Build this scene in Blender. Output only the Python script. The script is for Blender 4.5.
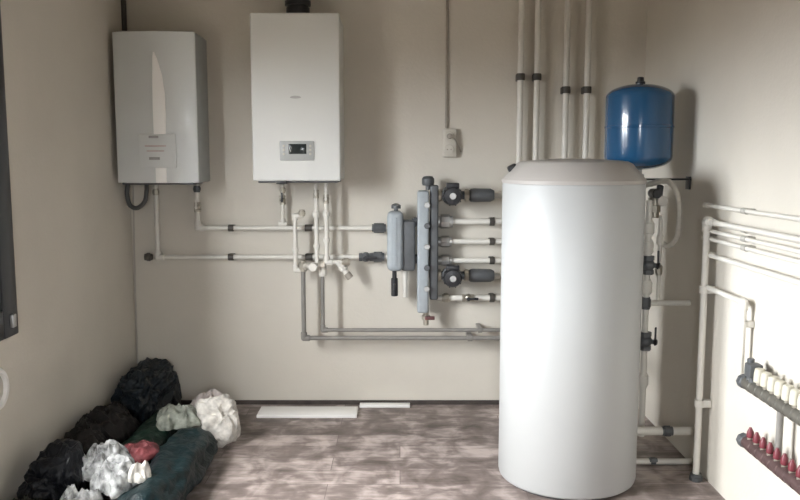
import bpy, bmesh, math, random
from mathutils import Vector, Matrix, noise

S = bpy.context.scene
COL = S.collection
for o in list(bpy.data.objects):
    bpy.data.objects.remove(o)

# ------------------------------------------------------------------ camera
F = 790.0
PITCH = math.atan(90 / F)
CAM = Vector((0, 0, 1.4))
cd = bpy.data.cameras.new('camera')
cd.sensor_width = 36
cd.lens = 36 * F / 800
cam = bpy.data.objects.new('camera', cd)
COL.objects.link(cam)
cam.location = CAM
cam.rotation_euler = (math.pi / 2 - PITCH, 0, 0)
S.camera = cam

# ------------------------------------------------------------------ world, exposure
S.view_settings.view_transform = 'Standard'
S.view_settings.look = 'None'
S.view_settings.gamma = 1
S.view_settings.use_curve_mapping = False
S.view_settings.exposure = 2.45
SKY = 22.0
GROUND = 0.55
w = bpy.data.worlds.new('overcast_sky')
S.world = w
w.use_nodes = True
wn, wl = w.node_tree.nodes, w.node_tree.links
wn.clear()
wo = wn.new('ShaderNodeOutputWorld')
bg = wn.new('ShaderNodeBackground')
tc = wn.new('ShaderNodeTexCoord')
sx = wn.new('ShaderNodeSeparateXYZ')
mr = wn.new('ShaderNodeMapRange')
mr.inputs[1].default_value = -1
mr.inputs[2].default_value = 1
cr = wn.new('ShaderNodeValToRGB')
e = cr.color_ramp.elements
e[0].position = 0.47
e[0].color = (0.05, 0.044, 0.037, 1)
e[1].position = 0.53
e[1].color = (0.55, 0.58, 0.61, 1)
n3 = e.new(0.85)
n3.color = (1.0, 1.0, 1.0, 1)
wl.new(tc.outputs['Generated'], sx.inputs[0])
wl.new(sx.outputs['Z'], mr.inputs[0])
wl.new(mr.outputs[0], cr.inputs[0])
wl.new(cr.outputs[0], bg.inputs[0])
bg.inputs[1].default_value = SKY
wl.new(bg.outputs[0], wo.inputs[0])

# room numbers
XL, XR, YB, YF, ZC = -1.51, 1.35, 4.43, -1.25, 2.75
WY0, WY1, WZ0, WZ1 = 1.75, 2.915, 0.80, 2.08        # window opening in the left wall
DX0, DX1, DZ1 = -0.32, 0.32, 1.95                   # door behind the camera


def portal(name, loc, rot, sx_, sy_):
    l = bpy.data.lights.new(name, 'AREA')
    l.shape = 'RECTANGLE'
    l.size, l.size_y = sx_, sy_
    l.cycles.is_portal = True
    o = bpy.data.objects.new(name, l)
    COL.objects.link(o)
    o.location = loc
    o.rotation_euler = rot
    return o


portal('window_portal', (XL - 0.22, (WY0 + WY1) / 2, (WZ0 + WZ1) / 2), (0, -math.pi / 2, 0), WZ1 - WZ0, WY1 - WY0)
portal('door_portal', ((DX0 + DX1) / 2, YF - 0.22, DZ1 / 2), (math.pi / 2, 0, 0), DX1 - DX0, DZ1)
S.cycles.max_bounces = 12
S.cycles.diffuse_bounces = 8
S.cycles.caustics_reflective = False
S.cycles.caustics_refractive = False
S.cycles.use_denoising = True


# ------------------------------------------------------------------ pixel rays
def ray(px, py):
    u, v = (px - 400) / F, (250 - py) / F
    c, s = math.cos(PITCH), math.sin(PITCH)
    return Vector((u, c + v * s, -s + v * c))


def W(px, py, y):
    d = ray(px, py)
    return CAM + d * (y / d.y)


def R(px, py, x):
    d = ray(px, py)
    return CAM + d * (x / d.x)


def G(px, py, z=0.0):
    d = ray(px, py)
    return CAM + d * ((z - 1.4) / d.z)


# ------------------------------------------------------------------ materials
MATS = {}


def mat(name, col, rough=0.5, metal=0.0, spec=0.5, var=0.0, scale=8.0, bump=0.0, bscale=40.0, coat=0.0):
    if name in MATS:
        return MATS[name]
    m = bpy.data.materials.new(name)
    m.use_nodes = True
    nt = m.node_tree
    b = nt.nodes['Principled BSDF']
    b.inputs['Base Color'].default_value = (*col, 1)
    b.inputs['IOR'].default_value = 1.45
    b.inputs['Roughness'].default_value = rough
    b.inputs['Metallic'].default_value = metal
    b.inputs['Specular IOR Level'].default_value = spec
    b.inputs['Coat Weight'].default_value = coat
    t = nt.nodes.new('ShaderNodeTexCoord')
    if var > 0:
        n = nt.nodes.new('ShaderNodeTexNoise')
        n.inputs['Scale'].default_value = scale
        n.inputs['Detail'].default_value = 6
        nt.links.new(t.outputs['Object'], n.inputs['Vector'])
        r = nt.nodes.new('ShaderNodeValToRGB')
        r.color_ramp.elements[0].position = 0.3
        r.color_ramp.elements[1].position = 0.7
        r.color_ramp.elements[0].color = (*[max(0, c * (1 - var)) for c in col], 1)
        r.color_ramp.elements[1].color = (*[min(1, c * (1 + var)) for c in col], 1)
        nt.links.new(n.outputs['Fac'], r.inputs['Fac'])
        nt.links.new(r.outputs['Color'], b.inputs['Base Color'])
    if bump > 0:
        n = nt.nodes.new('ShaderNodeTexNoise')
        n.inputs['Scale'].default_value = bscale
        n.inputs['Detail'].default_value = 5
        nt.links.new(t.outputs['Object'], n.inputs['Vector'])
        bp = nt.nodes.new('ShaderNodeBump')
        bp.inputs['Strength'].default_value = bump
        bp.inputs['Distance'].default_value = 0.01
        nt.links.new(n.outputs['Fac'], bp.inputs['Height'])
        nt.links.new(bp.outputs['Normal'], b.inputs['Normal'])
    MATS[name] = m
    return m


PLASTER = mat('beige_plaster', (0.57, 0.537, 0.475), 0.9, var=0.05, scale=2.2, bump=0.12, bscale=60)
CEIL = mat('ceiling_plaster', (0.50, 0.475, 0.43), 0.9, var=0.03, scale=3)
WPIPE = mat('white_pipe_plastic', (0.62, 0.60, 0.55), 0.4, var=0.03, scale=20)
GPIPE = mat('grey_pipe_plastic', (0.21, 0.20, 0.185), 0.4, var=0.08, scale=20)
CLIP = mat('dark_pipe_clip', (0.06, 0.054, 0.047), 0.5, var=0.15, scale=30)
BRASS = mat('nickel_brass', (0.42, 0.39, 0.33), 0.35, metal=0.7, var=0.1, scale=30)
STEEL = mat('dull_steel', (0.45, 0.45, 0.44), 0.4, metal=0.7, var=0.1, scale=20)
BLACK = mat('black_plastic', (0.018, 0.018, 0.02), 0.35, var=0.1, scale=20)
DGREY = mat('dark_grey_metal', (0.10, 0.105, 0.11), 0.45, metal=0.3, var=0.15, scale=15)
ENAMEL = mat('white_enamel', (0.60, 0.605, 0.585), 0.45, var=0.01, scale=3, coat=0.0, spec=0.35)
EGREY = mat('pale_grey_gloss', (0.66, 0.69, 0.695), 0.32, var=0.02, scale=3, coat=0.15)
ESHADE = mat('boiler_side_shade', (0.34, 0.355, 0.355), 0.45, var=0.03, scale=4)  # darker than the front: the side's shade is in the colour
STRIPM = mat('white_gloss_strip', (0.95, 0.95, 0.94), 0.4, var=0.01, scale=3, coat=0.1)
JACKET = mat('white_tank_jacket', (0.36, 0.366, 0.364), 0.45, var=0.012, scale=2.0, bump=0.03, bscale=8)
LID = mat('grey_tank_lid', (0.34, 0.32, 0.30), 0.45, var=0.03, scale=5)
BLUE = mat('blue_vessel_paint', (0.012, 0.068, 0.155), 0.22, var=0.05, scale=6, coat=0.4)
SEPG = mat('blue_grey_foam_shell', (0.31, 0.34, 0.36), 0.6, var=0.08, scale=20)
FRAME = mat('anthracite_window_frame', (0.03, 0.033, 0.038), 0.3, var=0.05, scale=10)
RED = mat('red_cap_plastic', (0.15, 0.022, 0.032), 0.4, var=0.1, scale=30)
MANI = mat('olive_grey_rail', (0.13, 0.123, 0.105), 0.45, metal=0.3, var=0.15, scale=25)
MANIR = mat('brown_red_rail', (0.10, 0.062, 0.06), 0.45, metal=0.3, var=0.2, scale=25)
CREAM = mat('cream_cap_plastic', (0.50, 0.475, 0.39), 0.5, var=0.05, scale=20)
DISPLAY = mat('dark_lcd', (0.02, 0.025, 0.025), 0.15)
BEZEL = mat('grey_bezel', (0.36, 0.37, 0.36), 0.4, var=0.03, scale=10)
GAPSHADE = mat('dark_gap_shade', (0.06, 0.05, 0.045), 0.95, var=0.3, scale=12)
CABLE = mat('grey_cable', (0.30, 0.27, 0.23), 0.6, var=0.05, scale=20)
SOCK = mat('grey_socket_plastic', (0.52, 0.49, 0.43), 0.5, var=0.05, scale=30)
PINK = mat('faded_pink_print', (0.52, 0.40, 0.40), 0.4)
PRINT = mat('grey_print', (0.33, 0.33, 0.33), 0.4)
TRUNK = mat('white_trunking_plastic', (0.80, 0.79, 0.77), 0.4, var=0.02, scale=8)


def bagmat(name, col, rough, var=0.25, scale=14):
    return mat(name, col, rough, var=var, scale=scale, bump=0.9, bscale=30, spec=0.3)


B_BLACK = bagmat('black_bag_plastic', (0.007, 0.008, 0.011), 0.4, 0.5)
B_BROWN = bagmat('brown_black_sheet', (0.012, 0.010, 0.0095), 0.6, 0.6)
B_TEAL = bagmat('dark_teal_tarpaulin', (0.0045, 0.0135, 0.0155), 0.45, 0.5)
B_GREEN = bagmat('dark_green_tarpaulin', (0.006, 0.021, 0.014), 0.5, 0.5)
B_WHITE = bagmat('white_bag_plastic', (0.58, 0.56, 0.52), 0.6, 0.35, 26)
B_PALE = bagmat('pale_pink_bag', (0.50, 0.45, 0.43), 0.5, 0.12)
B_GREY = bagmat('grey_green_bag', (0.23, 0.245, 0.21), 0.5, 0.6, 24)
B_RAG = bagmat('white_grey_rag', (0.36, 0.37, 0.37), 0.7, 0.95, 26)
B_RED = bagmat('dull_red_bag', (0.17, 0.045, 0.05), 0.55, 0.6, 22)
B_NAVY = bagmat('blue_black_bag', (0.012, 0.017, 0.022), 0.4, 0.6)


def glass_mat():
    m = bpy.data.materials.new('window_glass')
    m.use_nodes = True
    nt = m.node_tree
    nt.nodes.clear()
    o = nt.nodes.new('ShaderNodeOutputMaterial')
    mx = nt.nodes.new('ShaderNodeMixShader')
    mx.inputs[0].default_value = 0.06
    t = nt.nodes.new('ShaderNodeBsdfTransparent')
    g = nt.nodes.new('ShaderNodeBsdfGlossy')
    g.inputs['Roughness'].default_value = 0.02
    nt.links.new(t.outputs[0], mx.inputs[1])
    nt.links.new(g.outputs[0], mx.inputs[2])
    nt.links.new(mx.outputs[0], o.inputs[0])
    return m


GLASS = glass_mat()


def floor_mat():
    m = bpy.data.materials.new('weathered_grey_brown_laminate')
    m.use_nodes = True
    nt = m.node_tree
    N, L = nt.nodes, nt.links
    b = N['Principled BSDF']
    b.inputs['Roughness'].default_value = 0.5
    b.inputs['Specular IOR Level'].default_value = 0.4
    t = N.new('ShaderNodeTexCoord')
    br = N.new('ShaderNodeTexBrick')
    br.offset = 0.37
    br.inputs['Scale'].default_value = 1.0
    br.inputs['Brick Width'].default_value = 0.85
    br.inputs['Row Height'].default_value = 0.155
    br.inputs['Mortar Size'].default_value = 0.0015
    br.inputs['Bias'].default_value = 0.0
    br.inputs['Color1'].default_value = (0.0, 0.0, 0.0, 1)
    br.inputs['Color2'].default_value = (1, 1, 1, 1)
    br.inputs['Mortar'].default_value = (0.1, 0.1, 0.1, 1)
    L.new(t.outputs['Object'], br.inputs['Vector'])

    def nz(sc, det, dist):
        mp = N.new('ShaderNodeMapping')
        mp.inputs['Scale'].default_value = sc
        n = N.new('ShaderNodeTexNoise')
        n.inputs['Scale'].default_value = 1.0
        n.inputs['Detail'].default_value = det
        n.inputs['Distortion'].default_value = dist
        L.new(t.outputs['Object'], mp.inputs[0])
        L.new(mp.outputs[0], n.inputs['Vector'])
        return n
    n1 = nz((5.0, 10.0, 1), 8, 0.8)
    n2 = nz((9.0, 6.0, 1), 7, 0.8)
    n3_ = nz((14, 50, 1), 6, 0.4)
    a = N.new('ShaderNodeMath'); a.operation = 'MULTIPLY_ADD'
    L.new(n1.outputs[0], a.inputs[0]); a.inputs[1].default_value = 0.45
    c = N.new('ShaderNodeMath'); c.operation = 'MULTIPLY'
    L.new(n2.outputs[0], c.inputs[0]); c.inputs[1].default_value = 0.45
    L.new(c.outputs[0], a.inputs[2])
    d = N.new('ShaderNodeMath'); d.operation = 'MULTIPLY_ADD'
    L.new(br.outputs['Color'], d.inputs[0]); d.inputs[1].default_value = 0.10
    L.new(a.outputs[0], d.inputs[2])
    f = N.new('ShaderNodeMath'); f.operation = 'MULTIPLY_ADD'
    L.new(n3_.outputs[0], f.inputs[0]); f.inputs[1].default_value = 0.16
    L.new(d.outputs[0], f.inputs[2])
    cr_ = N.new('ShaderNodeValToRGB')
    el = cr_.color_ramp.elements
    el[0].position = 0.40; el[0].color = (0.085, 0.066, 0.058, 1)
    el[1].position = 0.70; el[1].color = (0.44, 0.375, 0.35, 1)
    k = el.new(0.55); k.color = (0.19, 0.155, 0.142, 1)
    L.new(f.outputs[0], cr_.inputs[0])
    mx = N.new('ShaderNodeMix'); mx.data_type = 'RGBA'
    L.new(br.outputs['Fac'], mx.inputs[0])
    L.new(cr_.outputs[0], mx.inputs[6])
    mx.inputs[7].default_value = (0.13, 0.105, 0.095, 1)
    L.new(mx.outputs[2], b.inputs['Base Color'])
    return m


FLOOR = floor_mat()


# ------------------------------------------------------------------ mesh builder
def frame_from(p0, p1):
    z = (p1 - p0)
    z.normalize()
    return z.to_track_quat('Z', 'Y').to_matrix().to_4x4()


class MB:
    def __init__(self):
        self.bm = bmesh.new()

    def box(self, c, s, bev=0.0, seg=2, rot=None):
        b = bmesh.new()
        bmesh.ops.create_cube(b, size=1)
        for v in b.verts:
            v.co = Vector((v.co.x * s[0], v.co.y * s[1], v.co.z * s[2]))
        if bev > 0:
            bmesh.ops.bevel(b, geom=list(b.edges), offset=bev, segments=seg, affect='EDGES', profile=0.5)
        M = Matrix.Translation(Vector(c))
        if rot is not None:
            M = M @ rot
        self._add(b, M)
        return self

    def _add(self, b, M):
        b.transform(M)
        me = bpy.data.meshes.new('tmp')
        b.to_mesh(me)
        b.free()
        self.bm.from_mesh(me)
        bpy.data.meshes.remove(me)

    def lathe(self, prof, M=Matrix(), n=32):
        """prof: list of (r, z), spun round local z; ends capped when r > 0"""
        b = bmesh.new()
        rings = []
        for r, z in prof:
            if r < 1e-6:
                rings.append([b.verts.new((0, 0, z))])
            else:
                rings.append([b.verts.new((r * math.cos(2 * math.pi * i / n), r * math.sin(2 * math.pi * i / n), z)) for i in range(n)])
        for a, c in zip(rings, rings[1:]):
            for i in range(n):
                j = (i + 1) % n
                if len(a) == 1 and len(c) == 1:
                    continue
                if len(a) == 1:
                    b.faces.new((a[0], c[j], c[i]))
                elif len(c) == 1:
                    b.faces.new((a[i], a[j], c[0]))
                else:
                    b.faces.new((a[i], a[j], c[j], c[i]))
        if len(rings[0]) > 1:
            b.faces.new(list(reversed(rings[0])))
        if len(rings[-1]) > 1:
            b.faces.new(rings[-1])
        bmesh.ops.recalc_face_normals(b, faces=list(b.faces))
        self._add(b, M)
        return self

    def cyl(self, p0, p1, r, n=20, bev=0.0, r2=None):
        p0, p1 = Vector(p0), Vector(p1)
        h = (p1 - p0).length
        r2 = r if r2 is None else r2
        M = Matrix.Translation(p0) @ frame_from(p0, p1)
        if bev > 0:
            pr = [(r - bev, 0), (r, bev), (r2, h - bev), (r2 - bev, h)]
        else:
            pr = [(r, 0), (r2, h)]
        return self.lathe(pr, M, n)

    def ball(self, c, r, n=16, sc=(1, 1, 1)):
        b = bmesh.new()
        bmesh.ops.create_uvsphere(b, u_segments=n, v_segments=n // 2, radius=r)
        self._add(b, Matrix.Translation(Vector(c)) @ Matrix.Diagonal((*sc, 1)))
        return self

    def tube(self, pts, r, n=12, ribs=None):
        """sweep round smooth points"""
        pts = [Vector(p) for p in pts]
        b = bmesh.new()
        rings = []
        up = None
        for i, p in enumerate(pts):
            t = (pts[min(i + 1, len(pts) - 1)] - pts[max(i - 1, 0)])
            t.normalize()
            if up is None:
                up = t.orthogonal().normalized()
            up = (up - t * up.dot(t)).normalized()
            s = t.cross(up)
            rr = r * (1 + (ribs if ribs and i % 2 else 0))
            rings.append([b.verts.new(p + up * rr * math.cos(2 * math.pi * k / n) + s * rr * math.sin(2 * math.pi * k / n)) for k in range(n)])
        for a, c in zip(rings, rings[1:]):
            for i in range(n):
                j = (i + 1) % n
                b.faces.new((a[i], a[j], c[j], c[i]))
        b.faces.new(list(reversed(rings[0])))
        b.faces.new(rings[-1])
        bmesh.ops.recalc_face_normals(b, faces=list(b.faces))
        self._add(b, Matrix())
        return self

    def prism(self, pts, axis, depth, bev=0.0):
        """outline pts (3D, planar) pushed along axis*depth"""
        b = bmesh.new()
        vs = [b.verts.new(Vector(p)) for p in pts]
        f = b.faces.new(vs)
        r = bmesh.ops.extrude_face_region(b, geom=[f])
        for v in r['geom']:
            if isinstance(v, bmesh.types.BMVert):
                v.co += Vector(axis) * depth
        bmesh.ops.recalc_face_normals(b, faces=list(b.faces))
        if bev > 0:
            bmesh.ops.bevel(b, geom=list(b.edges), offset=bev, segments=2, affect='EDGES', profile=0.5)
        self._add(b, Matrix())
        return self

    def build(self, name, m, parent=None, smooth=35):
        me = bpy.data.meshes.new(name)
        org = None
        if parent is not None:
            inv = parent_matrix(parent).inverted()
            self.bm.transform(inv)
        else:                                  # put a top-level mesh's origin at its base
            xs = [v.co.x for v in self.bm.verts]; ys = [v.co.y for v in self.bm.verts]; zs = [v.co.z for v in self.bm.verts]
            org = Vector(((min(xs) + max(xs)) / 2, (min(ys) + max(ys)) / 2, min(zs)))
            self.bm.transform(Matrix.Translation(-org))
        self.bm.to_mesh(me)
        self.bm.free()
        if smooth:
            for p in me.polygons:
                p.use_smooth = True
            me.set_sharp_from_angle(angle=math.radians(smooth))
        me.materials.append(m)
        o = bpy.data.objects.new(name, me)
        COL.objects.link(o)
        if parent is not None:
            o.parent = parent
        else:
            o.location = org
        return o


def parent_matrix(o):
    M = Matrix.Translation(o.location) @ o.rotation_euler.to_matrix().to_4x4()
    return parent_matrix(o.parent) @ M if o.parent else M


def tag(o, label, cat, group=None):
    o['label'] = label
    o['category'] = cat
    if group:
        o['group'] = group
    return o


def thing(name, label, cat, loc, group=None):
    o = bpy.data.objects.new(name, None)
    o.empty_display_size = 0.05
    COL.objects.link(o)
    o.location = Vector(loc)
    return tag(o, label, cat, group)


def struct(name, mb, m):
    o = mb.build(name, m, smooth=30)
    o['kind'] = 'structure'
    return o


def arc(c, a, b, r, t0, t1, n):
    return [Vector(c) + Vector(a) * r * math.cos(t0 + (t1 - t0) * i / n) + Vector(b) * r * math.sin(t0 + (t1 - t0) * i / n) for i in range(n + 1)]


def smooth_path(pts, n=10):
    """Catmull-Rom through pts"""
    P = [Vector(p) for p in pts]
    P = [P[0] * 2 - P[1]] + P + [P[-1] * 2 - P[-2]]
    out = []
    for i in range(1, len(P) - 2):
        for k in range(n):
            t = k / n
            p0, p1, p2, p3 = P[i - 1], P[i], P[i + 1], P[i + 2]
            out.append(0.5 * ((2 * p1) + (-p0 + p2) * t + (2 * p0 - 5 * p1 + 4 * p2 - p3) * t * t + (-p0 + 3 * p1 - 3 * p2 + p3) * t ** 3))
    out.append(P[-2])
    return out


X, Y, Z = Vector((1, 0, 0)), Vector((0, 1, 0)), Vector((0, 0, 1))


# ------------------------------------------------------------------ pipes
class Pipe:
    def __init__(self, name, label, paths, r, m=None, group=None, cat='pipe', elbow=1.38):
        m = m or WPIPE
        self.r, self.m = r, m
        paths = [[Vector(p) for p in q] for q in paths]
        self.t = thing(name, label, cat, paths[0][-1], group)
        for q in paths:
            for a, b in zip(q, q[1:]):
                MB().cyl(a, b, r, 18).build('pipe_length', m, self.t)
            for a, b, c in zip(q, q[1:], q[2:]):
                u, v = (a - b).normalized(), (c - b).normalized()
                k = min(2.6 * r, (a - b).length * 0.5, (c - b).length * 0.5)
                e = MB()
                e.cyl(b, b + u * k, r * elbow, 16, bev=r * 0.15)
                e.cyl(b, b + v * k, r * elbow, 16, bev=r * 0.15)
                e.ball(b, r * elbow, 16)
                e.build('elbow', m, self.t)

    def clip(self, p, axis, to_wall, dist, m=CLIP, wdt=None):
        p, a, n = Vector(p), Vector(axis).normalized(), Vector(to_wall).normalized()
        r = self.r
        wdt = wdt or r * 1.1
        b = MB()
        b.cyl(p - a * wdt, p + a * wdt, r * 1.45, 18, bev=r * 0.12)
        c = p + n * (dist * 0.5 - 0.001)
        side = a.cross(n)
        M = Matrix((side, n, a)).transposed().to_4x4()
        b.box(c, (r * 2.2, dist - 0.002, wdt * 2), 0.002, rot=M)
        b.build('wall_clip', m, self.t)
        return self

    def union(self, p, axis, ln, rr, m=BRASS, name='union_nut', n=8):
        p, a = Vector(p), Vector(axis).normalized()
        b = MB()
        b.cyl(p - a * ln / 2, p + a * ln / 2, rr, n, bev=rr * 0.12)
        b.cyl(p - a * (ln / 2 + rr * 0.35), p + a * (ln / 2 + rr * 0.35), rr * 0.8, 16)
        b.build(name, m, self.t)
        return self

    def valve(self, p, axis, hand, m=BRASS, hm=None, s=1.0):
        valve(self.t, p, axis, hand, self.r, m, hm, s)
        return self

    def tee(self, p, axis, br):
        p, a, c = Vector(p), Vector(axis).normalized(), Vector(br).normalized()
        r = self.r
        b = MB()
        b.cyl(p - a * r * 2.4, p + a * r * 2.4, r * 1.4, 16, bev=r * 0.15)
        b.cyl(p, p + c * r * 2.6, r * 1.4, 16, bev=r * 0.15)
        b.build('tee', self.m, self.t)
        return self


def valve(parent, p, axis, hand, r, m=BRASS, hm=None, s=1.0):
    """ball valve: hex ends, body, stem and lever handle"""
    p, a, h = Vector(p), Vector(axis).normalized(), Vector(hand).normalized()
    r = r * s
    b = MB()
    b.cyl(p - a * r * 2.6, p - a * r * 1.3, r * 1.7, 6, bev=r * 0.1)
    b.cyl(p + a * r * 1.3, p + a * r * 2.6, r * 1.7, 6, bev=r * 0.1)
    b.lathe([(r * 1.2, -r * 1.4), (r * 1.75, -r * 0.7), (r * 1.85, 0), (r * 1.75, r * 0.7), (r * 1.2, r * 1.4)], Matrix.Translation(p) @ frame_from(p, p + a), 20)
    b.cyl(p, p + h * r * 2.6, r * 0.7, 12)
    vb = b.build('ball_valve', m, parent)
    q = p + h * r * 2.7
    side = a.cross(h)
    M = Matrix((side, h, a)).transposed().to_4x4()
    k = MB()
    k.box(q + a * r * 1.6, (r * 1.1, r * 0.45, r * 5.2), r * 0.2, rot=M)
    k.cyl(q - h * r * 0.3, q + h * r * 0.5, r * 0.8, 12)
    k.build('valve_handle', hm or BLACK, vb)
    return vb


# ================================================================== THE ROOM
T = 0.22
struct('floor', MB().box((0, (YB + YF) / 2, -0.05), (XR - XL + 2 * T, YB - YF + 2 * T, 0.1)), FLOOR)
struct('ceiling', MB().box((0, (YB + YF) / 2, ZC + 0.05), (XR - XL + 2 * T, YB - YF + 2 * T, 0.1)), CEIL)
xm, xw = (XL + XR) / 2, XR - XL
struct('wall_back', MB().box((xm, YB + T / 2, ZC / 2), (xw + 2 * T, T, ZC)), PLASTER)
struct('wall_right', MB().box((XR + T / 2, (YB + YF) / 2, ZC / 2), (T, YB - YF, ZC)), PLASTER)
m = MB()
xc = XL - T / 2
m.box((xc, (YF + WY0) / 2, ZC / 2), (T, WY0 - YF, ZC))
m.box((xc, (YB + WY1) / 2, ZC / 2), (T, YB - WY1, ZC))
m.box((xc, (WY0 + WY1) / 2, WZ0 / 2), (T, WY1 - WY0, WZ0))
m.box((xc, (WY0 + WY1) / 2, (ZC + WZ1) / 2), (T, WY1 - WY0, ZC - WZ1))
struct('wall_left', m, PLASTER)
m = MB()
yc = YF - T / 2
m.box(((XL - T + DX0) / 2, yc, ZC / 2), (DX0 - XL + T, T, ZC))
m.box(((XR + T + DX1) / 2, yc, ZC / 2), (XR + T - DX1, T, ZC))
m.box(((DX0 + DX1) / 2, yc, (ZC + DZ1) / 2), (DX1 - DX0, T, ZC - DZ1))
struct('wall_front', m, PLASTER)

# dark strip painted as the gap shadow where the plaster stops above the floor
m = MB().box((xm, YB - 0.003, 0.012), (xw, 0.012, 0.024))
struct('gap_shade_1', m, GAPSHADE)

# window: dark frame sitting on the reveal, with sash, panes and sill
m = MB()
FY0, FY1, FZ0, FZ1, FP = WY0 - 0.07, WY1 + 0.08, WZ0 - 0.065, WZ1 + 0.07, 0.11
fx = XL + 0.02
for (y, z, sy, sz) in (((FY0 + FP / 2), (FZ0 + FZ1) / 2, FP, FZ1 - FZ0), ((FY1 - FP / 2), (FZ0 + FZ1) / 2, FP, FZ1 - FZ0),
                       ((FY0 + FY1) / 2, FZ0 + FP / 2, FY1 - FY0 - 2 * FP, FP), ((FY0 + FY1) / 2, FZ1 - FP / 2, FY1 - FY0 - 2 * FP, FP),
                       ((FY0 + FY1) / 2, (FZ0 + FZ1) / 2, 0.09, FZ1 - FZ0 - 2 * FP)):
    m.box((fx, y, z), (0.04, sy, sz), 0.006)
win = struct('window_1', m, FRAME)
for k in range(2):
    y0 = FY0 + FP + k * ((FY1 - FY0) / 2 - FP + 0.045)
    y1 = y0 + (FY1 - FY0) / 2 - FP - 0.045
    z0, z1 = FZ0 + FP, FZ1 - FP
    s = MB()
    q = 0.05
    for (y, z, sy, sz) in ((y0 + q / 2, (z0 + z1) / 2, q, z1 - z0), (y1 - q / 2, (z0 + z1) / 2, q, z1 - z0),
                           ((y0 + y1) / 2, z0 + q / 2, y1 - y0 - 2 * q, q), ((y0 + y1) / 2, z1 - q / 2, y1 - y0 - 2 * q, q)):
        s.box((fx - 0.012, y, z), (0.05, sy, sz), 0.004)
    sash = s.build('sash', FRAME, win)
    MB().box((fx - 0.02, (y0 + y1) / 2, (z0 + z1) / 2), (0.006, y1 - y0 - 2 * q, z1 - z0 - 2 * q)).build('pane', GLASS, sash, smooth=0)
MB().box((fx + 0.022, FY1 - 0.05, FZ0 + 0.06), (0.02, 0.03, 0.05), 0.004).build('hinge_cover', STEEL, win)

# closed glazed door behind the camera
m = MB()
for (x, z, sx_, sz) in ((DX0 + 0.03, DZ1 / 2, 0.06, DZ1), (DX1 - 0.03, DZ1 / 2, 0.06, DZ1), ((DX0 + DX1) / 2, DZ1 - 0.03, DX1 - DX0 - 0.12, 0.06)):
    m.box((x, YF - 0.05, z), (sx_, 0.09, sz), 0.004)
dr = struct('door_1', m, FRAME)
m = MB()
lx0, lx1, q = DX0 + 0.06, DX1 - 0.06, 0.09
for (x, z, sx_, sz) in ((lx0 + q / 2, DZ1 / 2, q, DZ1 - 0.14), (lx1 - q / 2, DZ1 / 2, q, DZ1 - 0.14), ((lx0 + lx1) / 2, 0.57, lx1 - lx0 - 2 * q, 1.0), ((lx0 + lx1) / 2, DZ1 - 0.12, lx1 - lx0 - 2 * q, 0.1)):
    m.box((x, YF - 0.06, z), (sx_, 0.045, sz), 0.004)
m.build('door_leaf', FRAME, dr)
MB().box(((lx0 + lx1) / 2, YF - 0.06, (1.07 + DZ1 - 0.17) / 2), (lx1 - lx0 - 2 * q, 0.006, DZ1 - 1.24), 0.0).build('pane', GLASS, dr, smooth=0)
MB().box((DX0 + 0.12, YF - 0.02, 1.02), (0.03, 0.012, 0.14), 0.003).cyl((DX0 + 0.12, YF - 0.02, 1.05), (DX0 + 0.12, YF + 0.03, 1.05), 0.009, 12).cyl((DX0 + 0.11, YF + 0.03, 1.05), (DX0 + 0.23, YF + 0.03, 1.05), 0.009, 12).build('door_handle', STEEL, dr)

# ================================================================== ELECTRIC BOILER (left)
EY = 4.125
x0, x1 = W(113, 110, EY).x, W(195, 110, EY).x
z0, z1 = W(155, 183, EY).z, W(155, 31, EY).z
xb1 = x1 + 0.005
t = thing('electric_boiler', 'pale grey wall boiler with a white pointed strip, in the left corner', 'boiler', ((x0 + x1) / 2, YB - 0.15, z0))
xc, zc_ = (x0 + x1) / 2, (z0 + z1) / 2
MB().box((xc, (EY + 0.035 + YB) / 2, zc_), (x1 - x0 - 0.006, YB - EY - 0.035, z1 - z0), 0.008).build('body', ESHADE, t)
n = 24
pts = []
for i in range(n + 1):
    u = i / n * 2 - 1
    pts.append(Vector((xc + u * (x1 - x0) / 2, EY + 0.03 * u * u, z0)))
pts += [Vector((x1, EY + 0.05, z0)), Vector((x0, EY + 0.05, z0))]
MB().prism(pts, Z, z1 - z0, 0.003).build('front_panel', EGREY, t)


def estrip(px0, px1, py):
    return None


# pointed white strip, slightly raised from the curved front
def ey(x):
    u = (x - xc) / ((x1 - x0) / 2)
    return EY + 0.03 * u * u - 0.004


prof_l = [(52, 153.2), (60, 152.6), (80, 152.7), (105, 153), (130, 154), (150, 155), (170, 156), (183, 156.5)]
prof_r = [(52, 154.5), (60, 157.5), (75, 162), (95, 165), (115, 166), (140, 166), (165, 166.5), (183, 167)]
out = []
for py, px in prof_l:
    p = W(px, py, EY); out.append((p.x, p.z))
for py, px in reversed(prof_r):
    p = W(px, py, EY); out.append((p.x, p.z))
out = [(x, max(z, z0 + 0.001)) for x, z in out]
MB().prism([Vector((x, ey(x) - 0.004, z)) for x, z in out], Y, 0.012).build('accent_strip', STRIPM, t)
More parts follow.
